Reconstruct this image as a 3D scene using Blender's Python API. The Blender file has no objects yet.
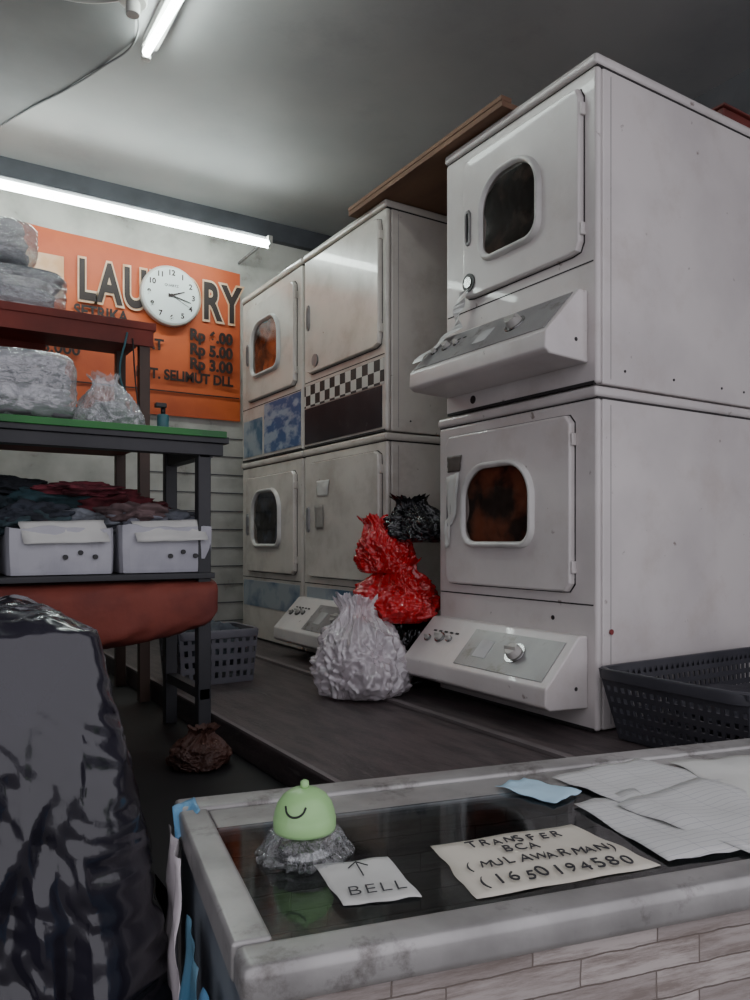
import bpy, bmesh, math, random
from mathutils import Vector, Matrix, noise
random.seed(4)
C=1.27; XF=1.64
D=bpy.data
def lin(c):
    return tuple(((v/255)/12.92 if v/255<=.04045 else ((v/255+.055)/1.055)**2.4) for v in c)
# ---------------------------------------------------------------- materials
MC={}
def mat(name,col,col2=None,rough=.5,metal=0,scale=6,bump=0,bscale=30,coat=0,lo=.4,hi=.65,dirt=None,dscale=5,dthr=.62,dmax=.8,dw=.12,stretch=None,spec=.5,bstretch=None):
    if name in MC: return MC[name]
    m=D.materials.new(name); m.use_nodes=True; nt=m.node_tree; N=nt.nodes; L=nt.links
    b=N['Principled BSDF']; b.inputs['Roughness'].default_value=rough; b.inputs['Metallic'].default_value=metal
    b.inputs['Coat Weight'].default_value=coat; b.inputs['Specular IOR Level'].default_value=spec
    tc=N.new('ShaderNodeTexCoord'); mp=N.new('ShaderNodeMapping'); L.new(tc.outputs['Object'],mp.inputs[0])
    if stretch: mp.inputs['Scale'].default_value=stretch
    col2=col2 or tuple(v*.85 for v in col)
    n=N.new('ShaderNodeTexNoise'); n.inputs['Scale'].default_value=scale; n.inputs['Detail'].default_value=6
    L.new(mp.outputs[0],n.inputs[0])
    r=N.new('ShaderNodeValToRGB'); r.color_ramp.elements[0].position=lo; r.color_ramp.elements[1].position=hi
    r.color_ramp.elements[0].color=(*lin(col),1); r.color_ramp.elements[1].color=(*lin(col2),1)
    L.new(n.outputs[0],r.inputs[0]); out=r.outputs[0]
    if dirt:
        n2=N.new('ShaderNodeTexNoise'); n2.inputs['Scale'].default_value=dscale; n2.inputs['Detail'].default_value=10; n2.inputs['Roughness'].default_value=.7
        L.new(mp.outputs[0],n2.inputs[0])
        r2=N.new('ShaderNodeValToRGB'); r2.color_ramp.elements[0].position=dthr; r2.color_ramp.elements[1].position=dthr+dw
        r2.color_ramp.elements[0].color=(0,0,0,1); r2.color_ramp.elements[1].color=(dmax,dmax,dmax,1)
        L.new(n2.outputs[0],r2.inputs[0])
        mx=N.new('ShaderNodeMixRGB'); L.new(r2.outputs[0],mx.inputs[0]); L.new(out,mx.inputs[1]); mx.inputs[2].default_value=(*lin(dirt),1); out=mx.outputs[0]
        if 'enamel' in name:   # small rusty / worn specks
            n4=N.new('ShaderNodeTexNoise'); n4.inputs['Scale'].default_value=26; n4.inputs['Detail'].default_value=8; L.new(tc.outputs['Object'],n4.inputs[0])
            r4=N.new('ShaderNodeValToRGB'); r4.color_ramp.elements[0].position=.70; r4.color_ramp.elements[1].position=.75; r4.color_ramp.elements[0].color=(0,0,0,1); r4.color_ramp.elements[1].color=(.7,.7,.7,1)
            L.new(n4.outputs[0],r4.inputs[0]); m4=N.new('ShaderNodeMixRGB'); L.new(r4.outputs[0],m4.inputs[0]); L.new(out,m4.inputs[1]); m4.inputs[2].default_value=(*lin((96,76,62)),1); out=m4.outputs[0]
    L.new(out,b.inputs['Base Color'])
    if bump:
        n3=N.new('ShaderNodeTexNoise'); n3.inputs['Scale'].default_value=bscale; n3.inputs['Detail'].default_value=8
        if bstretch:
            m3=N.new('ShaderNodeMapping'); m3.inputs['Scale'].default_value=bstretch; L.new(tc.outputs['Object'],m3.inputs[0]); L.new(m3.outputs[0],n3.inputs[0])
        else: L.new(mp.outputs[0],n3.inputs[0])
        bp=N.new('ShaderNodeBump'); bp.inputs['Strength'].default_value=bump; bp.inputs['Distance'].default_value=.02
        L.new(n3.outputs[0],bp.inputs['Height']); L.new(bp.outputs[0],b.inputs['Normal'])
    MC[name]=m; return m
def emis(name,col,s):
    m=D.materials.new(name); m.use_nodes=True; b=m.node_tree.nodes['Principled BSDF']
    b.inputs['Base Color'].default_value=(.8,.8,.8,1); b.inputs['Emission Color'].default_value=(*col,1); b.inputs['Emission Strength'].default_value=s
    return m
def clear(name,tint,gl=.12,rough=.06,wrinkle=0,wscale=15,op=0.0,opcol=(200,200,200)):
    m=D.materials.new(name); m.use_nodes=True; nt=m.node_tree; N=nt.nodes; L=nt.links
    N.remove(N['Principled BSDF']); o=N['Material Output']
    t=N.new('ShaderNodeBsdfTransparent'); t.inputs[0].default_value=(*tint,1)
    g=N.new('ShaderNodeBsdfGlossy'); g.inputs['Roughness'].default_value=rough; g.inputs[0].default_value=(.9,.9,.9,1)
    lw=N.new('ShaderNodeLayerWeight'); pw=N.new('ShaderNodeMath'); pw.operation='POWER'; pw.inputs[1].default_value=5; L.new(lw.outputs['Facing'],pw.inputs[0])
    ad=N.new('ShaderNodeMath'); ad.operation='ADD'; ad.inputs[1].default_value=gl; ad.use_clamp=True; L.new(pw.outputs[0],ad.inputs[0])
    base=t.outputs[0]
    if op:
        d=N.new('ShaderNodeBsdfDiffuse'); d.inputs[0].default_value=(*lin(opcol),1)
        mo=N.new('ShaderNodeMixShader'); mo.inputs[0].default_value=op; L.new(t.outputs[0],mo.inputs[1]); L.new(d.outputs[0],mo.inputs[2]); base=mo.outputs[0]
    mx=N.new('ShaderNodeMixShader'); L.new(ad.outputs[0],mx.inputs[0]); L.new(base,mx.inputs[1]); L.new(g.outputs[0],mx.inputs[2]); L.new(mx.outputs[0],o.inputs[0])
    if wrinkle:
        tc=N.new('ShaderNodeTexCoord'); n=N.new('ShaderNodeTexNoise'); n.inputs['Scale'].default_value=wscale; n.inputs['Detail'].default_value=4
        L.new(tc.outputs['Object'],n.inputs[0]); bp=N.new('ShaderNodeBump'); bp.inputs['Strength'].default_value=wrinkle; bp.inputs['Distance'].default_value=.03
        L.new(n.outputs[0],bp.inputs['Height']); L.new(bp.outputs[0],g.inputs['Normal'])
    return m
WHITE=mat('enamel_white',(210,204,201),(194,188,186),rough=.32,scale=3,dirt=(160,142,126),dscale=4,dthr=.52,dmax=.45,dw=.3,coat=.2)
WHITE2=mat('enamel_white_old',(206,200,191),(188,182,175),rough=.26,scale=4,dirt=(152,132,112),dscale=4,dthr=.5,dmax=.5,dw=.3,coat=.3)
SEAM=mat('dark_seam',(45,42,42),rough=.8)
BEZ=mat('bezel_white',(212,210,206),rough=.3)
GREYP=mat('console_grey',(128,126,127),(150,148,148),rough=.35,metal=.3,dirt=(80,70,62),dthr=.55,dscale=12)
KNOB=mat('knob_grey',(185,182,176),rough=.4)
CHROME=mat('chrome',(150,150,150),rough=.2,metal=1)
GLASSD=clear('door_glass',(.6,.56,.54),.035,.08)
BLACKP=mat('black_plastic',(22,22,25),(14,14,17),rough=.4)
PAPER=mat('paper_white',(205,205,200),(188,188,184),rough=.8,bump=.1)
ALU=mat('aluminium_frame',(172,170,168),(145,143,141),rough=.38,metal=.45,scale=9,dirt=(80,72,66),dscale=8,dthr=.54,bump=.05)
DARKW=mat('worn_wood',(84,74,74),(56,50,51),rough=.5,scale=5,stretch=(6,1,6),bump=.2,dirt=(108,100,100),dthr=.6)
# ---------------------------------------------------------------- geometry
def link(o,parent=None):
    bpy.context.scene.collection.objects.link(o)
    if parent: o.parent=parent
    return o
def empty(name,loc=(0,0,0)):
    o=D.objects.new(name,None); o.empty_display_size=.1; link(o); return o
def mesh(name,v,f,m,parent=None,smooth=False,bevel=0,solid=0,sub=0,seg=2):
    me=D.meshes.new(name); me.from_pydata([tuple(p) for p in v],[],f); me.validate(); me.update()
    bm=bmesh.new(); bm.from_mesh(me); bmesh.ops.recalc_face_normals(bm,faces=bm.faces); bm.to_mesh(me); bm.free()
    me.materials.append(m)
    if smooth:
        for p in me.polygons: p.use_smooth=True
    o=D.objects.new(name,me); link(o,parent)
    if solid:
        s=o.modifiers.new('s','SOLIDIFY'); s.thickness=solid; s.offset=0
    if bevel:
        b=o.modifiers.new('b','BEVEL'); b.width=bevel; b.segments=seg; b.limit_method='ANGLE'; b.angle_limit=.7
        for p in me.polygons: p.use_smooth=True
        w=o.modifiers.new('w','WEIGHTED_NORMAL'); w.keep_sharp=False
    return o
BF=[(0,1,3,2),(4,6,7,5),(0,4,5,1),(2,3,7,6),(0,2,6,4),(1,5,7,3)]
def box(name,a,b,m,parent=None,bevel=0,M=None):
    v=[Vector((x,y,z)) for x in (a[0],b[0]) for y in (a[1],b[1]) for z in (a[2],b[2])]
    if M: v=[M@p for p in v]
    return mesh(name,v,BF,m,parent,bevel=bevel)
def prism(name,poly,z0,z1,m,parent=None,bevel=0,f=None):
    f=f or (lambda p,q,h:(p,q,h)); n=len(poly)
    v=[f(p,q,z0) for p,q in poly]+[f(p,q,z1) for p,q in poly]
    F=[tuple(range(n)),tuple(range(n,2*n))]+[(i,(i+1)%n,n+(i+1)%n,n+i) for i in range(n)]
    return mesh(name,v,F,m,parent,bevel=bevel)
def loft(name,loops,m,parent=None,cap0=False,cap1=False,smooth=False,closed=True,**k):
    n=len(loops[0]); v=[p for l in loops for p in l]; F=[]
    for j in range(len(loops)-1):
        for i in range(n if closed else n-1):
            F.append((j*n+i,j*n+(i+1)%n,(j+1)*n+(i+1)%n,(j+1)*n+i))
    if cap0: F.append(tuple(range(n)))
    if cap1: F.append(tuple((len(loops)-1)*n+i for i in range(n)))
    return mesh(name,v,F,m,parent,smooth=smooth,**k)
def cyl(name,p0,p1,r,m,parent=None,r1=None,n=24,smooth=True,bevel=0):
    p0=Vector(p0);p1=Vector(p1);d=(p1-p0).normalized(); a=d.orthogonal().normalized(); b=d.cross(a); r1=r if r1 is None else r1
    L=[[p+(a*math.cos(t*2*math.pi/n)+b*math.sin(t*2*math.pi/n))*rr for t in range(n)] for p,rr in ((p0,r),(p1,r1))]
    o=loft(name,L,m,parent,True,True,bevel=bevel)
    if not bevel:
        for p in o.data.polygons: p.use_smooth=len(p.vertices)==4
    return o
def tube(name,pts,r,m,parent=None):
    c=D.curves.new(name,'CURVE'); c.dimensions='3D'; c.bevel_depth=r; c.bevel_resolution=3
    s=c.splines.new('BEZIER'); s.bezier_points.add(len(pts)-1)
    for q,p in zip(s.bezier_points,pts): q.co=p; q.handle_left_type=q.handle_right_type='AUTO'
    c.materials.append(m); o=D.objects.new(name,c); return link(o,parent)
def text(name,s,loc,size,m,parent=None,rot=(math.pi/2,0,0),off=0,ext=.0008,align='LEFT',sx=1,space=1,shear=0):
    c=D.curves.new(name,'FONT'); c.body=s; c.size=size; c.offset=off; c.extrude=ext; c.align_x=align; c.space_character=space; c.shear=shear
    c.materials.append(m); o=D.objects.new(name,c); o.location=loc; o.rotation_euler=rot; o.scale=(sx,1,1); return link(o,parent)
def rr(cy,cz,w,h,rt,rb,n=80):
    pts=[]
    for k in range(n):
        t=2*math.pi*(k+.5)/n; c,s=math.cos(t),math.sin(t); lo,hi=0,w+h; r=rt if s>0 else rb
        for _ in range(30):
            mid=(lo+hi)/2; qx=abs(c*mid)-w/2+r; qy=abs(s*mid)-h/2+r
            d=min(max(qx,qy),0)+math.hypot(max(qx,0),max(qy,0))-r
            if d<0: lo=mid
            else: hi=mid
        pts.append((cy+c*lo,cz+s*lo))
    return pts
def fr(pts,out): return [(XF-out,p[0],C+p[1]) for p in pts]
def blob(name,c,s,m,parent=None,seed=0,amp=.18,freq=2.2,sharp=False,sub=5,flat=True,pw=2.0,top=None):
    bm=bmesh.new(); bmesh.ops.create_icosphere(bm,subdivisions=sub,radius=1)
    off=Vector((seed*7.3,seed*3.1,seed*1.7))
    for v in bm.verts:
        p=v.co.copy()
        if pw!=2:
            q=(abs(p.x)**pw+abs(p.y)**pw+abs(p.z)**pw)**(1/pw); p=p/q
        n=noise.noise(p*freq+off)*1.0+noise.noise(p*freq*2.3+off)*.4
        if sharp:   # crumpled film: sharp creases
            o2=off*1.7; w=Vector((noise.noise(p*2+off),noise.noise(p*2+o2),noise.noise(p*2-off)))*.35
            n=n*.8+.55*(rid((p+w)*freq*1.0+o2)-.35)+.38*(rid((p-w)*freq*2.1+off)-.35)+.16*(rid((p+w)*freq*4.6+off)-.35)
        p=p*(1+amp*n)
        if flat: p.z=max(p.z,-.82)
        if top:
            t=max(0,(p.z+1)/2)**1.6; p.x*=1-t*top; p.y*=1-t*top
        v.co=Vector((c[0]+p.x*s[0],c[1]+p.y*s[1],c[2]+p.z*s[2]))
    me=D.meshes.new(name); bm.to_mesh(me); bm.free(); me.materials.append(m)
    for p in me.polygons: p.use_smooth=True
    return link(D.objects.new(name,me),parent)
def rid(p): return 1-2*abs(noise.noise(p))
PROF=[(0,.0),(0,.45),(0,.74),(.03,.88),(.12,.99),(.27,1.0),(.43,.93),(.56,.82),(.67,.66),(.77,.48),(.84,.38),(.90,.36),(.95,.42),(1.0,.46)]
def bag(name,c,R,H,m,seed=0,lean=(0,0),lump=.16,pleat=1.0,ry=1.0,prof=PROF,cre=.16):
    """loosely gathered thin plastic bag: lumpy contents, creases, crumpled open mouth"""
    par=empty(name); n=340; sub=14; loops=[]
    for k in range(len(prof)-1):
        for q in range(sub if k<len(prof)-2 else sub+1):
            u=q/sub; g=lambda i:prof[max(0,min(len(prof)-1,i))]
            def cr(i):
                p0,p1,p2,p3=g(k-1)[i],g(k)[i],g(k+1)[i],g(k+2)[i]
                return .5*((2*p1)+(-p0+p2)*u+(2*p0-5*p1+4*p2-p3)*u*u+(-p0+3*p1-3*p2+p3)*u**3)
            h,r=max(0,cr(0)),max(.001,cr(1)); l=[]
            kn=max(0,min(1,(h-.4)/.5)); t=2*math.pi
            for i in range(n):
                a=i/n*t; cx,sy=math.cos(a),math.sin(a); o=seed*5.1
                w=.45*noise.noise(Vector((cx*1.5+o,sy*1.5,h*3)))
                lu=noise.noise(Vector((cx*1.3+o,sy*1.3,h*2.2)))*1.2+.6*noise.noise(Vector((cx*2.8+o,sy*2.8,h*5)))
                aw=a+w*(1.2-kn*.6)
                ca,sa=math.cos(aw),math.sin(aw)
                pl=rid(Vector((ca*2.3+o,sa*2.3,h*1.6)))-.4+.5*(rid(Vector((ca*5+o,sa*5,h*3+3)))-.4)
                cr_=.55*(rid(Vector((cx*2.2+o,sy*2.2,h*4.5+w*4)))-.4)+.4*(rid(Vector((cx*4.2+w*2,sy*4.2+o,h*8)))-.4)+.2*(rid(Vector((cx*9,sy*9+o,h*17+w*3)))-.4)
                rad=r*(1+lump*lu*(1-kn*.5)+pleat*pl*(.04+.28*kn)+cre*cr_)
                zz=h*H*(1+.07*lu*(h>.1))+ (.06*H*pl*max(0,(h-.82)/.18) if h>.82 else 0)+(.05*H*cr_*min(1,h*4))
                l.append((c[0]+lean[0]*h*h+rad*R*cx,c[1]+lean[1]*h*h+rad*R*ry*sy,c[2]+max(zz,0)))
            loops.append(l)
    loft('bag_film',loops,m,par,cap0=True,smooth=True)
    return par
# ================================================================= ROOM
CEILM=mat('ceiling_plaster',(168,168,168),(154,155,156),rough=.6,scale=1.5,bump=.05,bscale=4,dirt=(136,136,138),dscale=1.6,dthr=.54,dw=.3)
CEILD=mat('ceiling_board_dark',(126,126,127),(108,108,111),rough=.7,scale=2)
WALLM=mat('wall_tile_white',(190,188,182),(160,158,152),rough=.5,scale=5,dirt=(100,92,84),dthr=.6)
WALLR=mat('wall_grey',(90,90,94),(72,72,76),rough=.8,scale=3)
FLOORM=mat('floor_dark',(26,25,27),(16,15,17),rough=.6,scale=4)
box('wall_back',(-1.3,4.35,0),(3.1,4.45,3.35),WALLM)
for i in range(12): box('trim_%d'%(i+2),(1.2,4.347,C-.6+.11*i),(3.0,4.3499,C-.594+.11*i),WALLR)  # thin strips standing for the grout lines of the back wall tiles
box('wall_right',(3.0,0.3,0),(3.1,4.35,3.35),WALLR)
box('wall_left',(-1.3,0.9,0),(-1.2,4.35,3.35),WALLR)
box('ceiling',(-1.3,.4,C+1.97),(3.1,4.45,C+2.07),CEILM)
edge=[(.36,4.3),(.40,3.92),(.50,3.68),(.60,3.47),(.70,3.22),(.77,2.99),(.70,2.7),(.6,2.2),(.5,1.5),(.5,.5)]
prism('ceiling_panel',[(-1.19,.5)]+[(-1.19,4.3)]+edge,C+1.945,C+1.97,CEILD)
tube('ceiling_cable',[(x,y,C+1.94) for x,y in edge[1:7]],.004,CEILD)
box('trim_1',(-1.2,4.30,C+1.86),(3.0,4.35,C+1.97),mat('trim_grey',(80,82,88),rough=.7))
prism('floor',[(-1.2,1.90),(.40,1.90),(.40,1.25),(3.0,.65),(3.0,4.35),(-1.2,4.35)],0,.65,FLOORM)
box('ground_street',(-4,-4,-.1),(5,4.4,0),mat('concrete_ground',(110,108,104),rough=.9,scale=3))
pl=empty('wooden_platform')
prism('plank_front',[(.82,1.16),(1.39,1.035),(1.39,4.34),(.82,4.34)],.651,.725,DARKW,pl,bevel=.004)
prism('plank_back',[(1.40,1.03),(2.99,.665),(2.99,4.34),(1.40,4.34)],.651,.73,DARKW,pl,bevel=.004)
LIP=mat('lip_grey',(112,104,104),rough=.5)
box('plank_lip',(1.385,1.2,.726),(1.41,4.3,.736),LIP,pl)
box('plank_edge',(.821,1.2,.70),(.835,4.3,.73),LIP,pl)
# ================================================================= MACHINES
def console(par,y0,y1,zb,silver=False):
    prof=[(0,.205),(.035,.205),(.165,.07),(.168,.02),(.15,.008),(0,0)]
    f=lambda o,z,h:(XF-o,h,C+zb+z)
    prism('console_body',prof,y0,y1,WHITE,par,.006,f)
    n=Vector((-.135,0,.13)).normalized()
    def P(t,y,o):
        a=Vector((XF-.035,y,C+zb+.205)); b=Vector((XF-.165,y,C+zb+.07)); return a.lerp(b,t)+n*o
    def patch(name,t0,t1,ya,yb,m,o=.0015):
        mesh(name,[P(t0,ya,o),P(t0,yb,o),P(t1,yb,o),P(t1,ya,o)],[(0,1,2,3)],m,par,solid=.002)
    if silver: patch('console_panel',.08,.93,y0+.015,y1-.015,GREYP)
    else: patch('console_panel',.15,.9,y0+.03,y0+.42,GREYP)
    patch('console_label',.35,.7,y0+.30,y0+.36,mat('label_light',(190,190,190)),.003)
    for i in range(5): patch('console_mark',.3,.33,y1-.08-.03*i,y1-.065-.03*i,SEAM,.0025)
    def knob(y,r,h,t=.5):
        cyl('knob_dial',P(t,y,0),P(t,y,.006),r*1.35,CHROME,par); cyl('knob',P(t,y,.005),P(t,y,h),r,KNOB,par,r*.8,bevel=.002)
        a=P(t,y,h); M=Matrix.Translation(a)
        box('knob_grip',(-.004,-r*.9,-.004),(.004,r*.9,.006),KNOB,par,.001,M)
    knob(y0+.19,.026,.028); knob(y1-.12,.015,.018,.45); knob(y1-.17,.009,.012,.45); knob(y1-.06,.010,.012,.5)
    cyl('screw',(XF-.05,y0-.001,C+zb+.06),(XF-.05,y0+.002,C+zb+.06),.006,SEAM,par,n=12)
def unit(name,y0,y1,zb,h,dy,dz,win=None,con=True,m=WHITE,cloth=(90,50,35),depth=.82,silver=False):
    par=empty(name); z0=C+zb; z1=z0+h
    zz=z0+.004
    box('cabinet',(XF+.028,y0+.003,zz),(XF+depth,y1-.003,z1-.03),m,par,.006)
    box('front_frame',(XF,y0,zz+(.0)),(XF+.026,y1,z1-.034),m,par,.01)
    box('top_lid',(XF-.006,y0-.003,z1-.032),(XF+depth+.003,y1+.003,z1),m,par,.01)
    box('lid_seam',(XF+.004,y0+.002,z1-.036),(XF+depth-.01,y1-.002,z1-.028),SEAM,par)
    box('toe_seam',(XF-.0015,y0+.01,z0+.003),(XF+.01,y1-.01,z0+.012),SEAM,par)
    box('panel_seam',(XF-.001,y0+.012,C+dz[0]-.035),(XF+.004,y1-.012,C+dz[0]-.031),SEAM,par)
    cy,cz=(dy[0]+dy[1])/2,(dz[0]+dz[1])/2; w,hh=dy[1]-dy[0],dz[1]-dz[0]
    loft('door_gap',[fr(rr(cy,cz,w+.008,hh+.008,.03,.03),-.001),fr(rr(cy,cz,w+.008,hh+.008,.03,.03),.0012)],SEAM,par,cap1=True)
    L=[fr(rr(cy,cz,w,hh,.026,.026),o) for o in (0,.014)]+[fr(rr(cy,cz,w-.008,hh-.008,.022,.022),.02)]
    if win:
        wy0,wy1,wz0,wz1=win; wc,wz=(wy0+wy1)/2,(wz0+wz1)/2; ww,wh=wy1-wy0,wz1-wz0
        RT,RB=min(.12,wh/2-.01),.06
        L+= [fr(rr(cy,cz,w-.014,hh-.014,.02,.02),.021), fr(rr(wc,wz,ww-.004,wh-.004,RT,RB),.021), fr(rr(wc,wz,ww-.04,wh-.04,RT-.02,RB-.015),.003)]
        loft('door_panel',L,m,par,bevel=0)
        bz=[fr(rr(wc,wz,ww,wh,RT,RB),.02),fr(rr(wc,wz,ww-.006,wh-.006,RT,RB),.034),fr(rr(wc,wz,ww-.016,wh-.016,RT-.008,RB-.008),.039),fr(rr(wc,wz,ww-.032,wh-.032,RT-.016,RB-.012),.036),fr(rr(wc,wz,ww-.042,wh-.042,RT-.02,RB-.016),.02)]
        loft('door_bezel',bz,BEZ,par,smooth=True)
        loft('door_glass',[fr(rr(wc,wz,ww-.04,wh-.04,RT-.02,RB-.015),.024),fr(rr(wc,wz,(ww-.05)*.5,(wh-.05)*.5,.05,.03),.026)],GLASSD,par,cap1=True)
        rings=[]
        base=rr(wc,wz,ww-.032,wh-.032,RT-.016,RB-.012)
        for k in range(20):
            s=1-k/20
            ring=[]
            for p in base:
                q=(wc+(p[0]-wc)*s,wz+(p[1]-wz)*s); nn=noise.noise(Vector((q[0]*14,q[1]*14,zb*9)))+.5*noise.noise(Vector((q[0]*40,q[1]*30,zb*3)))
                ring.append((XF-.004-.013*max(0,min(1,nn*1.2+.5)),q[0],C+q[1]))
            rings.append(ring)
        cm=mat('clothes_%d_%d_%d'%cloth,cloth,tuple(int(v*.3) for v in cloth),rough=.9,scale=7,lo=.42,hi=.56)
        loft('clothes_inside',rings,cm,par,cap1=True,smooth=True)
    else:
        loft('door_panel',L,m,par,cap1=True)
    hy=dy[1]-.03 if (not win) or (dy[1]-win[1]>.06) else dy[1]-.02
    loft('door_handle',[fr(rr(hy,cz,.03,.12,.012,.012,32),.02),fr(rr(hy,cz,.026,.116,.01,.01,32),.027),fr(rr(hy,cz,.016,.10,.007,.007,32),.027),fr(rr(hy,cz,.014,.098,.006,.006,32),.021)],GREYP,par,cap1=True)
    for s in (.14,.86): box('hinge',(XF-.018,dy[0]-.008,C+dz[0]+hh*s-.018),(XF,dy[0]+.001,C+dz[0]+hh*s+.018),m,par,.003)
    box('side_crease',(XF+.06,y0+.0022,z0+.02),(XF+.062,y0+.004,z1-.05),GREYP,par)
    for x in (.12,.34,.58,.7): cyl('side_screw',(XF+x,y0+.0035,z0+.05),(XF+x,y0+.001,z0+.05),.004,SEAM,par,n=10)
    if con: console(par,y0+.03,y1-.01,zb+.065,silver)
    return par
u1=unit('stacked_dryer',1.453,2.18,-.54,.972,(1.534,2.12),(-.15,.36),(1.675,2.02,-.025,.255),cloth=(150,84,58))
u2=unit('stacked_dryer',1.453,2.14,.434,.926,(1.50,2.02),(.815,1.285),(1.645,1.93,.905,1.19),cloth=(110,92,82),silver=True)
cyl('badge',(XF-.021,1.985,C+.865),(XF-.026,1.985,C+.865),.03,BLACKP,u2); cyl('badge_inner',(XF-.026,1.985,C+.865),(XF-.029,1.985,C+.865),.018,CHROME,u2)
def sheet(name,pts,m,par,nu=8,amp=.004,seed=0,nrm=(0,0,1)):
    a,b,c,d=[Vector(p) for p in pts]; nrm=Vector(nrm); v=[];F=[]
    for i in range(nu+1):
        for j in range(nu+1):
            s,t=i/nu,j/nu; p=a.lerp(b,s).lerp(d.lerp(c,s),t)
            q=noise.noise(Vector((s*3+seed,t*3,seed*2)))*amp+amp*.6
            e=.035*(noise.noise(Vector((s*4+seed,t*4,9)))) if (i in (0,nu) or j in (0,nu)) else 0
            p=p+(p-(a+c)/2)*e
            v.append(p+nrm*max(q,.0004))
    for i in range(nu):
        for j in range(nu): k=i*(nu+1)+j; F.append((k,k+1,k+nu+2,k+nu+1))
    return mesh(name,v,F,m,par,smooth=True,solid=.0006)
v=[];F=[]
for k in range(19):
    t=k/18; y=2.0+.10*t+.008*math.sin(t*9); z=C+.84-.235*t; x=XF-.032-.12*max(0,(t-.5)/.5)
    wd=.022+.007*math.sin(t*14); v+=[(x-.008*math.sin(t*22),y-wd,z),(x+.008*math.sin(t*19),y+wd,z)]
for k in range(18): F.append((2*k,2*k+1,2*k+3,2*k+2))
mesh('tape_strip',v,F,mat('tape_film',(224,224,222),(180,180,178),rough=.35,scale=20),u2,smooth=False,solid=.001)
sheet('note',[(XF-.022,2.10,C+.22),(XF-.022,2.03,C+.23),(XF-.022,2.05,C+.08),(XF-.022,2.09,C+.04)],PAPER,u1,nrm=(-1,0,0),amp=.01,seed=2)
sheet('note_lower',[(XF-.022,2.115,C+.06),(XF-.022,2.075,C+.09),(XF-.022,2.085,C-.02),(XF-.022,2.11,C-.03)],PAPER,u1,nrm=(-1,0,0),amp=.01,seed=8)
sheet('note_dark',[(XF-.022,2.10,C+.29),(XF-.022,2.02,C+.29),(XF-.022,2.03,C+.235),(XF-.022,2.10,C+.235)],mat('note_grey',(90,85,80)),u1,nrm=(-1,0,0),seed=3)
cyl('red_sticker',(1.70,1.4535,C-.26),(1.70,1.451,C-.26),.008,mat('sticker_red',(140,50,50)),u1,n=16)
cyl('panel_hole',(XF-.001,1.99,C+.475),(XF+.004,1.99,C+.475),.014,BLACKP,u2,n=20)
cyl('panel_hole',(XF-.001,1.62,C-.23),(XF+.004,1.62,C-.23),.007,BLACKP,u1,n=20)
b1u=unit('stacked_dryer',2.53,3.255,.434,.93,(2.56,3.20),(.78,1.30),None,con=False,m=WHITE2)
b1l=unit('stacked_dryer',2.53,3.255,-.54,.972,(2.56,3.20),(-.17,.36),None,con=True,m=WHITE2)
b2u=unit('stacked_dryer',3.275,4.03,.434,.93,(3.33,3.93),(.76,1.27),(3.48,3.84,.87,1.17),con=False,m=WHITE2,cloth=(220,112,60))
b2l=unit('stacked_dryer',3.275,4.03,-.54,.972,(3.33,3.93),(-.17,.34),(3.47,3.83,-.04,.27),con=False,m=WHITE2,cloth=(78,92,118))
sheet('note',[(XF-.022,3.08,C+.27),(XF-.022,2.96,C+.27),(XF-.022,2.98,C+.20),(XF-.022,3.08,C+.20)],PAPER,b1l,nrm=(-1,0,0),seed=6)
sheet('note',[(XF-.022,3.10,C+.16),(XF-.022,3.02,C+.16),(XF-.022,3.02,C+.05),(XF-.022,3.09,C+.05)],mat('note_grey2',(150,146,140)),b1l,nrm=(-1,0,0),seed=7)
cyl('badge',(XF-.021,3.10,C+.83),(XF-.026,3.10,C+.83),.028,GREYP,b1u)
cm=D.materials.new('chequered_tape'); cm.use_nodes=True; nt=cm.node_tree; b=nt.nodes['Principled BSDF']
tc=nt.nodes.new('ShaderNodeTexCoord'); mp=nt.nodes.new('ShaderNodeMapping'); mp.inputs['Location'].default_value=(.01,.013,.02)
ck=nt.nodes.new('ShaderNodeTexChecker'); ck.inputs['Scale'].default_value=1/.047; ck.inputs[1].default_value=(*lin((190,188,182)),1); ck.inputs[2].default_value=(*lin((22,22,24)),1)
nt.links.new(tc.outputs['Object'],mp.inputs[0]); nt.links.new(mp.outputs[0],ck.inputs[0]); nt.links.new(ck.outputs[0],b.inputs[0])
box('chequered_strip',(XF-.003,2.545,C+.628),(XF,3.245,C+.732),cm,b1u)
box('dark_panel',(XF-.004,2.56,C+.455),(XF,3.24,C+.622),mat('panel_black',(30,32,38),(44,44,50),rough=.4,dirt=(90,88,88),dthr=.60,dscale=12,spec=.2),b1u)
box('poster_blue',(XF-.003,3.29,C+.46),(XF,3.72,C+.72),mat('poster_blue',(52,84,130),(140,152,168),rough=.4,scale=7,stretch=(1,1.4,3),lo=.44,hi=.58),b2u)
box('poster_teal',(XF-.003,3.75,C+.46),(XF,4.0,C+.66),mat('poster_teal',(60,95,120),(140,150,158),rough=.5,scale=7,lo=.45,hi=.6),b2u)
box('poster_strip',(XF-.003,3.3,C-.36),(XF,4.0,C-.22),mat('poster_blue2',(70,98,124),(150,158,164),rough=.5,scale=5,lo=.4,hi=.55),b2l)
box('poster_strip',(XF-.003,2.7,C-.33),(XF,3.22,C-.22),mat('poster_blue2',(50,80,120)),b1l)
BR=mat('plywood_brown',(134,102,80),(106,78,62),rough=.8,scale=4,stretch=(1,.3,1))
bd=empty('plywood_board')
box('board_sheet',(1.60,1.80,C+1.366),(2.3,2.76,C+1.384),BR,bd)
box('board_edge_strip',(1.598,1.80,C+1.385),(1.64,2.76,C+1.40),BR,bd)
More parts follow.
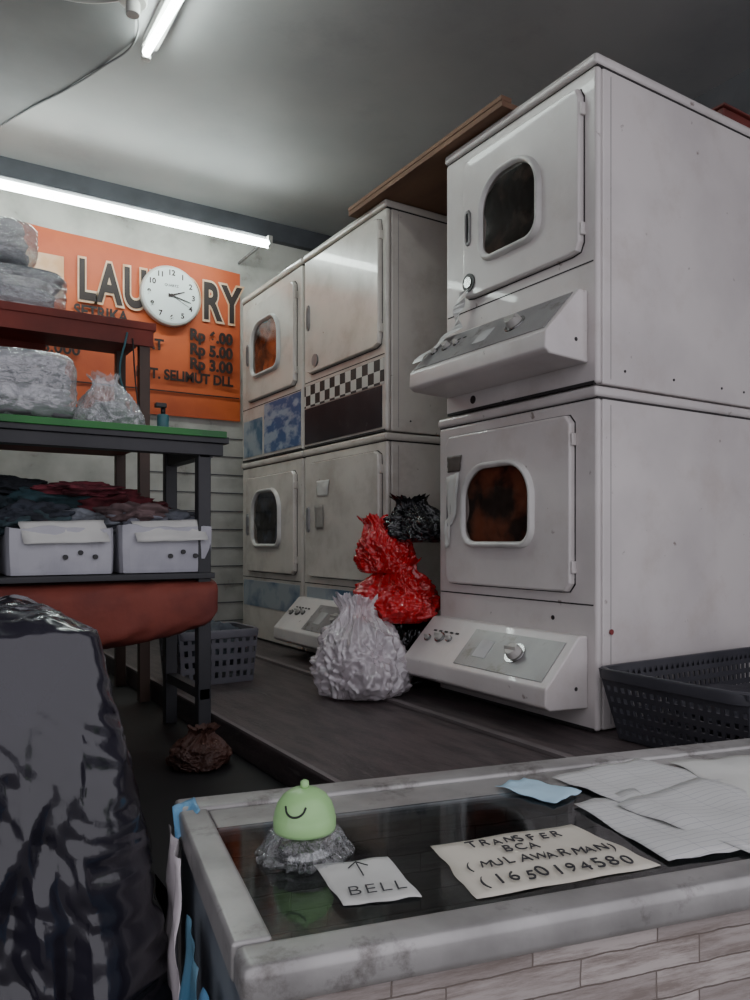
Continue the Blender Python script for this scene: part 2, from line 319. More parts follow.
cr=empty('red_crate'); CRR=mat('crate_red',(110,50,44)); box('crate_body',(2.25,1.47,C+1.361),(2.45,1.60,C+1.40),CRR,cr,.004); box('crate_lip',(2.24,1.46,C+1.40),(2.455,1.61,C+1.408),CRR,cr,.002)
# ================================================================= BANNER, CLOCK, TUBES
ORG=mat('banner_orange',(206,98,50),(178,78,42),rough=.55,scale=2.5,bump=.08,bscale=3)
BLK=mat('banner_black',(44,30,28),rough=.6); CRM=mat('banner_cream',(228,200,172),(208,160,120),rough=.6)
bn=empty('laundry_banner')
v=[];F=[];nx=60;nz=16
for i in range(nx+1):
    for j in range(nz+1):
        s,t=i/nx,j/nz; v.append((-.3+2.05*s,4.335-.004*math.sin(s*23)*t,C+.72+(1.70-.08*s-.72)*t))
for i in range(nx):
    for j in range(nz): k=i*(nz+1)+j; F.append((k,k+1,k+nz+2,k+nz+1))
mesh('banner_sheet',v,F,ORG,bn,smooth=True)
box('banner_lower_band',(.1,4.326,C+.855),(1.74,4.330,C+.862),BLK,bn)
YB=4.322
text('title_halo','LAUNDRY',(.81,YB,C+1.315),.30,CRM,bn,off=.022,sx=.625,space=1.13)
text('title','LAUNDRY',(.81,YB-.003,C+1.315),.30,BLK,bn,off=.009,sx=.625,space=1.13)
text('line_1','SETRIKA',(.79,YB-.003,C+1.215),.09,BLK,bn,off=.003,sx=.85)
for i,(a,p) in enumerate([('','Rp 6.00'),('SAT','Rp 5.00'),('','Rp 3.00')]):
    z=C+1.175-.085*i
    text('row_%d'%i,a,(1.13,YB-.003,z),.085,BLK,bn,off=.003); text('price_%d'%i,p,(1.43,YB-.003,z),.09,BLK,bn,off=.004,sx=.95)
text('row_3','RPT. SELIMUT DLL',(1.12,YB-.003,C+.925),.08,BLK,bn,off=.003,sx=.9)
text('row_4','Rp 8.000',(.5,YB-.003,C+1.0),.09,BLK,bn,off=.002)
box('banner_corner_white',(.3,YB,C+1.30),(.74,YB+.006,C+1.52),CRM,bn)
ck_=empty('wall_clock'); cx,cz=1.312,C+1.40; ry=4.285
cyl('clock_case',(cx,4.33,cz),(cx,ry,cz),.172,BEZ,ck_,n=64,bevel=.01)
FACE=mat('clock_face',(225,232,230),(220,226,226),rough=.5)
cyl('clock_dial',(cx,ry,cz),(cx,ry-.003,cz),.158,FACE,ck_,n=64)
for k in range(1,13):
    a=math.radians(90-30*k); text('num_%d'%k,str(k),(cx+.128*math.cos(a),ry-.004,cz+.128*math.sin(a)-.012),.042,BLK,ck_,align='CENTER',off=.0012)
def hand(deg,l,w,nm):
    a=math.radians(90-deg); d=Vector((math.cos(a),0,math.sin(a))); p=Vector((-d.z,0,d.x)); o=Vector((cx,ry-.007,cz))
    mesh(nm,[o-d*.02+p*w,o+d*l+p*w*.4,o+d*l-p*w*.4,o-d*.02-p*w],[(0,1,2,3)],BLK,ck_,solid=.002)
hand(68,.08,.006,'hour_hand'); hand(104,.115,.004,'minute_hand'); hand(118,.12,.0015,'second_hand')
cyl('hub',(cx,ry,cz),(cx,ry-.01,cz),.009,BLK,ck_)
text('clock_logo','QUARTZ',(cx,ry-.004,cz+.05),.02,BLK,ck_,align='CENTER')
TUBE=emis('fluorescent_glow',(.88,1.0,.95),36)
t1=empty('fluorescent_tube_lamp')
cyl('tube',(-.3,3.9,C+1.655),(1.74,3.9,C+1.655),.021,TUBE,t1)
for x in (-.32,1.745): box('tube_socket',(x-.012,3.88,C+1.635),(x+.015,3.92,C+1.70),BEZ,t1,.003)
box('tube_batten',(-.34,3.905,C+1.68),(1.765,3.925,C+1.70),mat('batten_grey',(150,152,155)),t1,.004)
for x in (-.25,1.74): box('wall_bracket',(x,3.925,C+1.683),(x+.012,4.35,C+1.695),GREYP,t1)
t2=empty('fluorescent_tube_lamp')
cyl('tube',(.81,2.97,C+1.90),(.86,1.8,C+1.90),.015,TUBE,t2)
box('tube_batten',(.80,1.78,C+1.93),(.86,2.99,C+1.965),BEZ,t2,.004)
for y in (2.985,1.785): box('tube_socket',(.795 if y>2 else .845,y-.015,C+1.88),(.83 if y>2 else .88,y+.015,C+1.935),BEZ,t2,.004)
sp=empty('ceiling_lamp_holder'); cyl('holder_base',(.70,2.74,C+1.944),(.70,2.74,C+1.915),.05,BEZ,sp,bevel=.004); cyl('holder_socket',(.70,2.74,C+1.915),(.70,2.74,C+1.87),.025,BEZ,sp,bevel=.003)
tube('holder_cable',[(.70,2.74,C+1.93),(.55,2.85,C+1.93),(.35,2.9,C+1.94)],.006,BEZ,sp)
# ================================================================= RACKS left
GRN=mat('shelf_green',(40,120,50),(30,95,44),rough=.5); RK=mat('rack_dark',(46,46,50),(32,34,38),rough=.5)
REDB=mat('board_red',(130,54,44),(98,40,34),rough=.7,scale=4)
FL=.65
rk=empty('storage_rack'); y0,y1=2.2,2.56
for x,y in ((.775,y0),(.775,y1-.03),(-.5,y0),(-.5,y1-.03)): box('rack_leg',(x-.02,y,FL),(x+.02,y+.035,C+.30),RK,rk,.003)
box('rack_top',(-.6,y0-.02,C+.292),(.845,y1,C+.312),RK,rk,.002)
box('rack_top_green_edge',(-.6,y0-.028,C+.308),(.835,y1,C+.328),GRN,rk,.002)
box('rack_top_rail',(-.55,y0-.01,C+.255),(.83,y0+.02,C+.292),RK,rk,.002)
box('rack_shelf',(-.6,y0-.02,C-.115),(.80,y1,C-.098),RK,rk,.002)
box('rack_rail_end',(.76,y0,C+.25),(.80,y1,C+.29),RK,rk)
box('rack_stretcher',(.76,y0,C-.48),(.79,y1,C-.45),RK,rk)
rs=empty('red_wooden_shelf')
box('shelf_board',(-.6,2.9,C+.80),(.83,3.35,C+.83),REDB,rs,.003); box('shelf_apron',(-.6,2.905,C+.74),(.82,2.92,C+.80),REDB,rs)
for x,y in ((.79,2.93),(.79,3.3),(-.55,2.93)): box('shelf_post',(x-.02,y-.015,FL),(x+.02,y+.02,C+.80),mat('post_brown',(80,60,50)),rs,.002)
box('shelf_lower_board',(-.6,2.9,C+.36),(.80,3.35,C+.38),REDB,rs)
box('shelf_back_panel',(-.6,3.33,C+.38),(.5,3.35,C+.80),REDB,rs)
WRAP=clear('plastic_wrap',(.93,.94,.96),.18,.13,.9,26,.34,(222,225,228))
def wrapshell(name,c,s,par,seed):
    bm=bmesh.new(); bmesh.ops.create_icosphere(bm,subdivisions=6,radius=1); pw=5
    for v in bm.verts:
        p=v.co.copy(); q=(abs(p.x)**pw+abs(p.y)**pw+abs(p.z)**pw)**(1/pw); p/=q
        o=Vector((seed*3.3,seed,0)); n=rid(Vector((p.x*1.5+p.z,p.y*1.5,p.z*3))+o)*.6+rid(Vector((p.x*4-p.z*2,p.y*4,p.z*5))+o)*.3
        p=p*(1+.055*(n-.2)); v.co=Vector((c[0]+p.x*s[0],c[1]+p.y*s[1],c[2]+p.z*s[2]))
    me=D.meshes.new(name); bm.to_mesh(me); bm.free(); me.materials.append(WRAP)
    for p in me.polygons: p.use_smooth=True
    link(D.objects.new(name,me),par)
def bundle(name,x0,x1,y0,y1,z0,n,lay,cols,seed=0,wrap=True):
    par=empty(name); z=z0
    for k in range(n):
        c=cols[k%len(cols)]; m=mat('fabric_%d_%d_%d'%c,c,tuple(int(v*.75) for v in c),rough=.95,scale=12,bump=.3,bscale=25)
        blob('folded_cloth',((x0+x1)/2+random.uniform(-.015,.015),(y0+y1)/2,z+lay/2),((x1-x0)/2*random.uniform(.84,.92),(y1-y0)/2*.9,lay/2*1.1),m,par,seed+k,.09,1.8,sub=4,flat=False,pw=5); z+=lay
    if wrap: wrapshell('plastic_wrapping',((x0+x1)/2,(y0+y1)/2,(z0+z)/2+.003),((x1-x0)/2*1.02,(y1-y0)/2*1.0,(z-z0)/2*1.06),par,seed+.5)
    return par
W1=(225,226,226);W2=(186,190,194);W3c=(120,122,130)
bundle('wrapped_laundry_bundle',.12,.52,2.95,3.25,C+.838,4,.037,[W1,W2,(215,215,210),W3c],1)
bundle('wrapped_laundry_bundle',.02,.42,2.95,3.25,C+1.0,3,.05,[W2,(205,205,200),W1],2)
bundle('wrapped_laundry_bundle',-.40,-.0,2.95,3.25,C+.838,4,.05,[W2,W1],3)
bundle('wrapped_laundry_bundle',.14,.42,2.22,2.5,C+.336,4,.045,[(110,106,112),(205,205,208),(70,72,84),(180,180,185)],4)
bundle('wrapped_laundry_bundle',-.2,.12,2.22,2.5,C+.336,4,.045,[(120,122,130),(170,172,178)],9)
pb=bag('clear_plastic_bag',(.535,2.36,C+.329),.09,.16,WRAP,5,(-.02,0),.2,.6); blob('bag_cloth',(.535,2.36,C+.375),(.065,.065,.043),mat('fabric_g',(165,165,162),(114,116,118)),pb,6,.2)
sb=empty('spray_bottle'); cyl('bottle',(.69,2.34,C+.33),(.69,2.34,C+.39),.018,mat('teal_plastic',(60,110,118)),sb,bevel=.004); cyl('neck',(.69,2.34,C+.39),(.69,2.34,C+.41),.007,BLACKP,sb); box('nozzle',(.665,2.33,C+.41),(.70,2.35,C+.425),BLACKP,sb,.003)
wc=empty('hanging_wire'); tube('wire',[(.72,2.9,C+.78),(.69,2.88,C+.6),(.73,2.88,C+.5),(.70,2.87,C+.4)],.004,mat('wire_teal',(60,110,120)),wc)
tube('wire_2',[(.74,2.9,C+.76),(.75,2.88,C+.55),(.77,2.88,C+.42)],.003,BLACKP,wc)
WB=mat('box_white',(184,184,190),(160,160,168),rough=.6,dirt=(130,128,130),dthr=.58,bump=.1,bscale=10)
def wbox(x0,x1,z0,h,seed,cols):
    par=empty('white_laundry_box'); ya,yb=2.2,2.5
    cx,cy=(x0+x1)/2,(ya+yb)/2
    def lp(s,z,w=0): return [(cx+(p[0])*s+w*noise.noise(Vector((p[0]*20,p[1]*20,seed))),cy+(p[1])*s+w*noise.noise(Vector((p[0]*20,p[1]*20,seed+4))),z+w*noise.noise(Vector((p[0]*14,p[1]*14,seed+8)))) for p in rr(0,0,x1-x0,yb-ya,.02,.02,64)]
    loft('box_body',[lp(.97,z0+.002),lp(.98,z0+.01),lp(1.0,z0+h*.5,.008),lp(1.0,z0+h,.012),lp(.97,z0+h+.001,.012),lp(.94,z0+.02)],WB,par,cap0=True,cap1=True,smooth=False)
    for i in range(3):
        x=x0+(x1-x0)*(.52+.14*i); z=z0+.05+.012*(i%2)
        cyl('hole',(x,ya-.006,z),(x,ya+.02,z),.007,BLACKP,par,n=14)
    for k,c in enumerate(cols):
        blob('clothes',(x0+(x1-x0)*(.3+.4*(k%2)),cy,z0+h+.012+.02*(k//2)),(.11,.12,.045),mat('fab_%d_%d_%d'%c,c,tuple(int(v*.6) for v in c),rough=.95,scale=15,bump=.3),par,seed+k,.35,2.5,flat=False)
    sheet('label',[(x0+.04,ya-.014,z0+h-.045),(x1-.02,ya-.014,z0+h-.04),(x1-.03,ya+.02,z0+h+.022),(x0+.03,ya+.02,z0+h+.015)],PAPER,par,nrm=(0,-1,.3),amp=.008,seed=seed)
wbox(.53,.80,C-.097,.135,1,[(130,132,142),(100,104,112),(110,90,90)])
wbox(.235,.515,C-.097,.13,5,[(70,90,96),(120,125,132),(60,66,76)])
wbox(-.12,.20,C-.097,.13,9,[(100,105,110),(60,78,78)])
cp=empty('clothes_pile')
for i,(x,y,z,sx,sz,c) in enumerate([(.36,2.42,.10,.17,.055,(44,70,76)),(.14,2.4,.09,.15,.055,(46,60,66)),(.54,2.43,.11,.13,.055,(100,34,42)),(.64,2.45,.09,.10,.04,(90,40,46)),(.45,2.38,.15,.12,.022,(120,50,60)),(.0,2.4,.12,.16,.06,(74,78,84)),(.26,2.44,.155,.12,.03,(34,38,44))]):
    blob('garment',(x,y,C+z),(sx,.09,sz),mat('garm_%d'%i,c,tuple(int(v*.6) for v in c),rough=.95,scale=14,bump=.4),cp,i+20,.4,2.6,flat=False)
ip=empty('draped_red_cloth'); MR=mat('maroon_cloth',(128,60,48),(98,44,38),rough=.75,scale=7,bump=.25,bscale=14)
L=[]
NX=90
for k in range(NX):
    t=k/(NX-1); x=-.6+1.405*t; s=max(0,min(1,(.805-x)/.06)); e=.75+.25*math.sqrt(1-(1-s)**2)
    hgt=.070*e+.028*math.sin(max(0,min(1,(.80-x)/.75))*math.pi*.9)+.004*noise.noise(Vector((x*14,3,0)))
    row=[]
    for i in range(48):
        a=i*2*math.pi/48; ca,sa=math.cos(a),math.sin(a)
        f=.006*noise.noise(Vector((x*16,a*2,1)))+.007*rid(Vector((x*7+a*1.5,a*.8,4)))
        row.append((x,2.345+(.175+f)*math.copysign(abs(ca)**.4,ca),C-.118-hgt+(hgt+f*(sa<0))*math.copysign(abs(sa)**.55,sa)))
    L.append(row)
loft('cloth',L,MR,ip,True,True,smooth=True)
def pbasket(name,x0,x1,y0,y1,z0,h,m,nx=26,ny=14,nz=9,tap=.9,per=None):
    par=empty(name); cx,cy=(x0+x1)/2,(y0+y1)/2; v=[];F=[]
    def P(x,y,t): s=tap+(1-tap)*t; return (cx+(x-cx)*s,cy+(y-cy)*s,z0+h*t)
    def wall(a,b,n):
        base=len(v)
        for i in range(n+1):
            for j in range(nz+1):
                s=i/n; v.append(P(a[0]+(b[0]-a[0])*s,a[1]+(b[1]-a[1])*s,j/nz))
        for i in range(n):
            for j in range(nz):
                if i%2==1 and j%2==1 and j<nz-1: continue
                k=base+i*(nz+1)+j; F.append((k,k+nz+1,k+nz+2,k+1))
    wall((x0,y0),(x1,y0),nx);wall((x1,y0),(x1,y1),ny);wall((x1,y1),(x0,y1),nx);wall((x0,y1),(x0,y0),ny)
    k=len(v); v.extend([P(x0,y0,0),P(x1,y0,0),P(x1,y1,0),P(x0,y1,0)]); F.append((k,k+1,k+2,k+3))
    mesh('basket_lattice',v,F,m,par,solid=.004)
    def lp(o,z): return [(cx+p[0],cy+p[1],z) for p in rr(0,0,x1-x0+o,y1-y0+o,.035,.035,64)]
    loft('basket_rim',[lp(0,z0+h-.03),lp(.018,z0+h-.028),lp(.022,z0+h-.004),lp(.014,z0+h+.004),lp(-.004,z0+h+.002),lp(-.006,z0+h-.02)],m,par,bevel=.002)
    return par
DG=mat('basket_dark_grey',(62,62,68),(50,50,56),rough=.42)
k1=pbasket('laundry_basket',1.60,2.34,.985,1.41,C-.536,.19,DG,nx=60,ny=36,nz=13,tap=.87)
blob('garment',(1.95,1.2,C-.46),(.24,.13,.06),mat('fab_dark2',(58,58,66),(40,40,46),rough=.95,bump=.3),k1,44,.25,2.2,flat=False)
k2=pbasket('laundry_basket',.86,1.17,2.72,2.98,C-.543,.20,mat('basket_grey',(104,104,112),rough=.5),nx=20,ny=16)
blob('cloth',(1.02,2.85,C-.42),(.12,.1,.10),mat('fabric_grey2',(80,86,94),rough=.9),k2,31,.3)
# bags
WBAG=mat('bag_white_plastic',(222,214,216),(190,180,186),rough=.25,scale=5,bump=.12,bscale=14,coat=.3)
b=WBAG.node_tree.nodes['Principled BSDF']; b.inputs['Subsurface Weight'].default_value=.2; b.inputs['Subsurface Radius'].default_value=(.03,.03,.03)
FILM=clear('thin_white_film',(.95,.94,.95),.16,.16,.4,30,.55,(226,218,222))
RBAG=mat('bag_red_plastic',(200,20,30),(160,14,22),rough=.22,scale=4,coat=.5)
BBAG=mat('bag_black_plastic',(20,20,24),(12,12,15),rough=.22,coat=.5)
wb=bag('white_plastic_bag',(1.375,2.27,C-.539),.155,.33,FILM,3,(.0,.06),.20,1.0,ry=1.0,cre=.22)
blob('bag_contents',(1.375,2.275,C-.43),(.115,.115,.10),mat('bag_contents_cloth',(196,186,190),(140,128,134),rough=.9,scale=9,lo=.4,hi=.6),wb,52,.22,1.8)
LOWP=PROF[:9]+[(.70,.42),(.78,.22),(.82,.15)]
bag('black_plastic_bag',(1.67,2.355,C-.539),.13,.32,BBAG,6,(0,0),.12,.8,prof=LOWP)
bag('red_plastic_bag',(1.57,2.345,C-.30),.155,.22,RBAG,8,(.02,.03),.20,.9,cre=.22)
bag('red_plastic_bag',(1.56,2.40,C-.125),.105,.21,RBAG,11,(-.03,.06),.22,1.0,cre=.22)
bag('black_plastic_bag',(1.68,2.345,C-.01),.13,.17,BBAG,14,(-.05,.02),.28,1.0,cre=.24)
BBR=mat('bag_brown',(70,42,33),(48,30,24),rough=.6)
bag('brown_plastic_bag',(.69,2.02,C-.619),.08,.10,BBR,17,(.02,.0),.2,.8)
# ================================================================= black-wrapped appliance
BKW=mat('black_sheet_plastic',(42,40,50),(31,30,38),rough=.2,scale=2,bump=.3,bscale=13,bstretch=(1,1,.45),coat=.5)
def cover():
    par=empty('plastic_covered_washing_machine'); x0,x1,y0,y1=-.55,.25,1.16,1.72; cx,cy=(x0+x1)/2,(y0+y1)/2; n=620
    H=1.135
    raw=rr(0,0,x1-x0,y1-y0,.03,.03,2400); s=[0]
    for i in range(1,len(raw)): s.append(s[-1]+math.dist(raw[i],raw[i-1]))
    tot=s[-1]+math.dist(raw[0],raw[-1]); base=[];sa=[];j=0
    for i in range(n):
        t=tot*i/n
        while j<len(raw)-1 and s[j+1]<t: j+=1
        base.append(raw[j]); sa.append(t)
    loops=[]
    for k in range(130):
        t=k/129; z=H*(1-t); l=[]
        for i,p in enumerate(base):
            kx=max(0,(abs(p[0])-(x1-x0)/2+.03)/.03)*math.copysign(1,p[0]); ky=max(0,(abs(p[1])-(y1-y0)/2+.03)/.03)*math.copysign(1,p[1])
            nn=Vector((kx,ky,0))
            if nn.length>1: nn.normalize()
            a=sa[i]; wv=.05*noise.noise(Vector((a*3,t*4,9)))
            g=min(1,t*6)
            f=.7*noise.noise(Vector(((a+wv)*7,t*1.1,2)))+.6*(rid(Vector(((a+wv)*10+t*.8,t*1.1,7)))-.4)+.34*(rid(Vector(((a-wv)*24+t*4,t*4,4)))-.4)+.16*(rid(Vector((a*34-t*26,t*26,4)))-.4)
            o=.022*g*f+(.115*(t/.6)**.8 if t<.6 else .115)*(.75+.42*f)
            l.append((cx+p[0]+nn.x*o,cy+p[1]+nn.y*o,z))
        loops.append(l)
    top=[]
    for k in range(1,40):
        q=1-k/40; top.append([(cx+p[0]*q,cy+p[1]*q,H+(.006+.012*noise.noise(Vector((p[0]*q*8,p[1]*q*8,1)))+.012*rid(Vector((p[0]*q*9,p[1]*q*14,5)))+.005*rid(Vector((p[0]*q*30,p[1]*q*24,8))))*min(1,(1-q)*12)) for p in base])
    loft('cover_sheet',list(reversed(top))+loops,BKW,par,cap0=True,smooth=True)
cover()
# ================================================================= COUNTER
R=Matrix.Rotation(math.radians(-13.3),4,'Z'); T0=Matrix.Translation((.276,.694,0))@R; H=C-.42
SK=Matrix.Identity(4); SK[0][1]=-.055; T=T0@Matrix.Translation((.006,0,0))@SK
ct=empty('display_counter')
def cb(name,a,b,m,bevel=0,par=None): return box(name,a,b,m,par or ct,bevel,T)
LEN=1.75;W=.53
cb('frame_front',(0,0,H-.045),(LEN,.055,H),ALU,.012); cb('frame_left',(0,.056,H-.045),(.045,W-.056,H-.001),ALU,.006)
cb('frame_back',(0,W-.055,H-.045),(LEN,W,H),ALU,.008); cb('frame_back_slat',(.046,W-.14,H-.03),(LEN,W-.057,H-.006),ALU,.003); cb('frame_right',(LEN-.04,.056,H-.045),(LEN,W-.056,H-.001),ALU,.006)
CG=clear('counter_glass',(.62,.66,.68),.06,.06)
cb('glass_top',(.040,.05,H-.012),(LEN-.04,W-.138,H-.005),CG)
cb('inner_floor',(.03,.03,H-.30),(LEN-.03,W-.03,H-.28),mat('counter_inside',(50,52,56),(28,30,34),rough=.7,scale=8))
bm_=D.materials.new('whitewashed_brick'); bm_.use_nodes=True; nt=bm_.node_tree; N=nt.nodes; Lk=nt.links; b=N['Principled BSDF']; b.inputs['Roughness'].default_value=.8
tc=N.new('ShaderNodeTexCoord'); mp=N.new('ShaderNodeMapping'); mp.inputs['Rotation'].default_value=(math.radians(90),0,0)
ro=N.new('ShaderNodeMapping'); ro.inputs['Rotation'].default_value=(0,0,math.radians(13.3))
br=N.new('ShaderNodeTexBrick'); br.inputs['Scale'].default_value=1; br.inputs['Brick Width'].default_value=.17; br.inputs['Row Height'].default_value=.034; br.inputs['Mortar Size'].default_value=.0013; br.inputs['Mortar Smooth'].default_value=.5; br.offset=.37
br.inputs['Color1'].default_value=(*lin((186,177,172)),1); br.inputs['Color2'].default_value=(*lin((152,143,139)),1); br.inputs['Mortar'].default_value=(*lin((100,90,84)),1)
wn=N.new('ShaderNodeTexNoise'); wn.inputs['Scale'].default_value=22; wn.inputs['Detail'].default_value=5; Lk.new(tc.outputs['Object'],wn.inputs[0])
vm=N.new('ShaderNodeVectorMath'); vm.operation='MULTIPLY_ADD'; Lk.new(wn.outputs['Color'],vm.inputs[0]); vm.inputs[1].default_value=(.007,.007,.007)
Lk.new(tc.outputs['Object'],ro.inputs[0]); Lk.new(ro.outputs[0],mp.inputs[0]); Lk.new(mp.outputs[0],vm.inputs[2]); Lk.new(vm.outputs[0],br.inputs[0])
n1=N.new('ShaderNodeTexNoise'); n1.inputs['Scale'].default_value=16; n1.inputs['Detail'].default_value=12; n1.inputs['Roughness'].default_value=.78; sm=N.new('ShaderNodeMapping'); sm.inputs['Scale'].default_value=(.35,.35,3.2); Lk.new(tc.outputs['Object'],sm.inputs[0]); Lk.new(sm.outputs[0],n1.inputs[0])
r1=N.new('ShaderNodeValToRGB'); r1.color_ramp.elements[0].position=.44; r1.color_ramp.elements[1].position=.60; r1.color_ramp.elements[1].color=(.85,.85,.85,1); Lk.new(n1.outputs[0],r1.inputs[0])
mx=N.new('ShaderNodeMixRGB'); Lk.new(r1.outputs[0],mx.inputs[0]); Lk.new(br.outputs[0],mx.inputs[1]); mx.inputs[2].default_value=(*lin((118,106,99)),1); Lk.new(mx.outputs[0],b.inputs[0])
bp=N.new('ShaderNodeBump'); bp.inputs['Strength'].default_value=.5; bp.inputs['Distance'].default_value=.01; Lk.new(br.outputs['Fac'],bp.inputs['Height']); bp.invert=True; Lk.new(bp.outputs[0],b.inputs['Normal'])
cb('counter_front',(.012,.012,.02),(LEN-.01,.04,H-.045),bm_); cb('counter_back',(.012,W-.03,.02),(LEN-.01,W-.01,H-.045),bm_)
cb('counter_side',(.008,.04,.02),(.02,W-.03,H-.045),mat('side_glass_dirty',(120,128,135),(70,76,84),rough=.3,scale=9)); cb('counter_side',(LEN-.03,.04,.02),(LEN-.02,W-.03,H-.045),bm_)
cb('corner_post',(0,0,.0),(.03,.03,H-.045),ALU,.004); cb('corner_post',(0,W-.03,0),(.03,W,H-.045),ALU,.004); cb('corner_post',(LEN-.03,0,0),(LEN,.03,H-.045),ALU,.004)
BL=mat('blue_plastic',(110,165,200),(80,130,170),rough=.35,bump=.3)
def W3(s,r,z=.0): return T0@Vector((s,r,H+z))
def W3s(s,r,z=.0): return T@Vector((s,r,H+z))
sheet('tape_white',[W3s(-.004,.36,-.03),W3s(-.004,.50,-.03),W3s(-.012,.48,-.24),W3s(-.012,.32,-.26)],WBAG,ct,nrm=(-1,0,0),amp=.012,nu=14)
sheet('tape_blue',[W3s(-.004,.03,-.12),W3s(-.004,.16,-.10),W3s(-.014,.2,-.24),W3s(-.014,.04,-.22)],BL,ct,nrm=(-1,0,0),amp=.014,seed=4,nu=14)
sheet('tape_blue',[W3s(-.004,.20,-.10),W3s(-.004,.30,-.08),W3s(-.014,.28,-.3),W3s(-.014,.2,-.3)],mat('tape_teal',(60,110,140),(90,130,150),rough=.4),ct,nrm=(-1,0,0),amp=.012,seed=6,nu=14)
sheet('tape_blue',[W3s(-.008,.48,.002),W3s(.03,.51,.003),W3s(.03,.45,.002),W3s(-.008,.44,-.04)],BL,ct,amp=.003,seed=5)
inn=empty('receipt_stack')
for i,(s,r,a,c) in enumerate([(.35,.30,.3,PAPER),(.62,.2,-.2,mat('card_green',(60,110,70))),(.16,.12,.5,mat('card_dark',(60,64,60))),(.9,.2,.2,PAPER),(.22,.34,.1,mat('card_olive',(76,84,66))),(.48,.36,.5,mat('card_blue',(70,84,100)))]):
    M=T0@Matrix.Translation((s,r,H-.28))@Matrix.Rotation(a,4,'Z'); box('pad',(-.06,-.045,0),(.06,.045,.02+.01*i),c,inn,.002,M)
INK=mat('ink_black',(40,40,46),rough=.6)
RZ=math.radians(-13.3); G=-.0045
def gp(name,pts,m=PAPER,amp=.003,seed=0,lines=0):
    par=empty(name); sheet('sheet',[W3(s,r,G) for s,r in pts],m,par,12,amp,seed); return par
p=gp('bell_note',[(.132,.217),(.232,.210),(.232,.09),(.138,.10)],seed=1)
text('word','BELL',W3(.148,.114,.0008),.033,INK,p,rot=(0,0,RZ-.04),ext=.0003,off=-.0006,shear=.1,space=1.15)
tube('arrow',[W3(.182,.160,.001),W3(.184,.200,.001)],.0008,INK,p); tube('arrow_l',[W3(.170,.186,.001),W3(.184,.201,.001)],.0008,INK,p); tube('arrow_r',[W3(.196,.186,.001),W3(.184,.201,.001)],.0008,INK,p)
p=gp('payment_note',[(.30,.226),(.53,.232),(.56,.072),(.292,.066)],mat('paper_cream',(212,206,192),(196,190,176),rough=.8),amp=.002,seed=3)
def scrawl(s_,x,y,sz,gap,par,sd):
    rnd=random.Random(sd)
    for i,ch in enumerate(s_):
        text('letter',ch,W3(x+i*gap,y+rnd.uniform(-.0025,.0025)-i*.0006,.0004),sz*rnd.uniform(.9,1.1),INK,par,rot=(0,0,RZ+rnd.uniform(-.12,.12)),ext=.0006,off=-.0002,shear=rnd.uniform(.0,.25),sx=.9)
scrawl('TRANSFER',.345,.196,.027,.0185,p,1); scrawl('BCA',.385,.166,.026,.019,p,2); scrawl('(MULAWARMAN)',.312,.134,.028,.0195,p,3); scrawl('(1650194580',.310,.088,.036,.0205,p,4)
gp('blue_slip',[(.50,.415),(.57,.44),(.625,.345),(.55,.31)],mat('paper_blue',(176,208,226),(156,194,216),rough=.7),.008,7)
lm=D.materials.new('ruled_receipt'); lm.use_nodes=True; nt=lm.node_tree; N=nt.nodes; Lk=nt.links; b=N['Principled BSDF']; b.inputs['Roughness'].default_value=.8
tc=N.new('ShaderNodeTexCoord'); ro=N.new('ShaderNodeMapping'); ro.inputs['Rotation'].default_value=(0,0,math.radians(8)); br=N.new('ShaderNodeTexBrick'); br.offset=0; br.inputs['Scale'].default_value=1
br.inputs['Brick Width'].default_value=.075; br.inputs['Row Height'].default_value=.014; br.inputs['Mortar Size'].default_value=.0005
br.inputs['Color1'].default_value=br.inputs['Color2'].default_value=(*lin((198,198,196)),1); br.inputs['Mortar'].default_value=(*lin((155,155,162)),1)
Lk.new(tc.outputs['Object'],ro.inputs[0]); Lk.new(ro.outputs[0],br.inputs[0]); Lk.new(br.outputs[0],b.inputs[0])
gp('receipt_sheet',[(.62,.43),(.84,.48),(.90,.32),(.66,.27)],lm,.006,11)
gp('receipt_sheet',[(.64,.27),(.86,.34),(.93,.10),(.70,.03)],lm,.010,13)
gp('receipt_sheet',[(.58,.30),(.72,.33),(.72,.07),(.575,.075)],lm,.006,17)
gp('receipt_sheet',[(.88,.44),(1.06,.42),(1.04,.2),(.86,.22)],PAPER,.008,19)
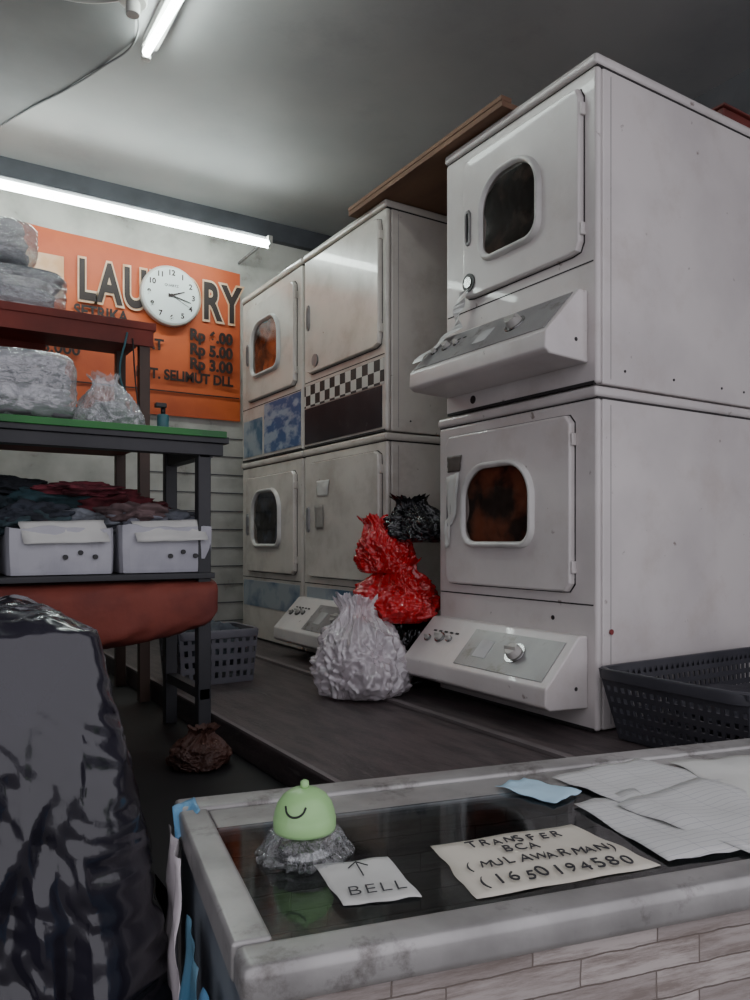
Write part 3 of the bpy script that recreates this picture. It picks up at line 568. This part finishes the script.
# bell
bl=empty('service_bell'); GB=mat('bell_green',(165,208,144),(142,190,122),rough=.4,scale=6,coat=.3)
bc=W3(.131,.262,-.005)
def lathe(name,prof,m,par,n=48,wob=0):
    def w(a,z): return 1+wob*(rid(Vector((math.cos(a)*3,math.sin(a)*3,z*30)))-.4+.6*rid(Vector((math.cos(a)*8,math.sin(a)*8,z*60)))-.25)
    L=[[(bc.x+r*w(a,z)*math.cos(a),bc.y+r*w(a,z)*math.sin(a),bc.z+z) for a in [i*2*math.pi/n for i in range(n)]] for r,z in prof]
    return loft(name,L,m,par,True,True,smooth=True)
lathe('bell_base',[(.042,0),(.042,.006),(.040,.012),(.02,.018),(.012,.034)],CHROME,bl)
lathe('plastic_wrap_base',[(.056,0),(.058,.003),(.056,.008),(.052,.013),(.049,.019),(.047,.025),(.043,.031),(.036,.035)],clear('bell_wrap',(.9,.92,.92),.16,.10,.8,70,.04),bl,240,.22)
lathe('bell_dome',[(.034,.036),(.0415,.034),(.0425,.038),(.0425,.050),(.0415,.052),(.041,.057),(.037,.069),(.030,.079),(.020,.086),(.010,.089),(.003,.090)],GB,bl)
lathe('bell_button',[(.005,.089),(.006,.092),(.0055,.098),(.002,.100)],GB,bl)
d0=Vector((-bc.x,-bc.y,0)).normalized(); sd=Vector((-d0.y,d0.x,0))
def onb(ang,z,r): ang-=.45; return Vector(bc)+Vector((0,0,z))+(d0*math.cos(ang)+sd*math.sin(ang))*r
tube('smile',[onb(-.35,.073,.0350),onb(-.15,.065,.0392),onb(.12,.0625,.0399),onb(.38,.067,.0382),onb(.5,.074,.0345)],.0014,BLACKP,bl)
# ================================================================= LIGHT
w=D.worlds.new('World'); bpy.context.scene.world=w; w.use_nodes=True; bg=w.node_tree.nodes['Background']; bg.inputs[0].default_value=(.90,.88,.96,1); bg.inputs[1].default_value=1.25
# ================================================================= CAMERA
cd=D.cameras.new('Camera'); cam=D.objects.new('Camera',cd); link(cam); cam.location=(0,0,C); cam.rotation_euler=(math.pi/2,0,math.radians(-32.1))
cd.sensor_width=36; cd.lens=27.2; cd.shift_y=.04; cd.clip_start=.02; bpy.context.scene.camera=cam
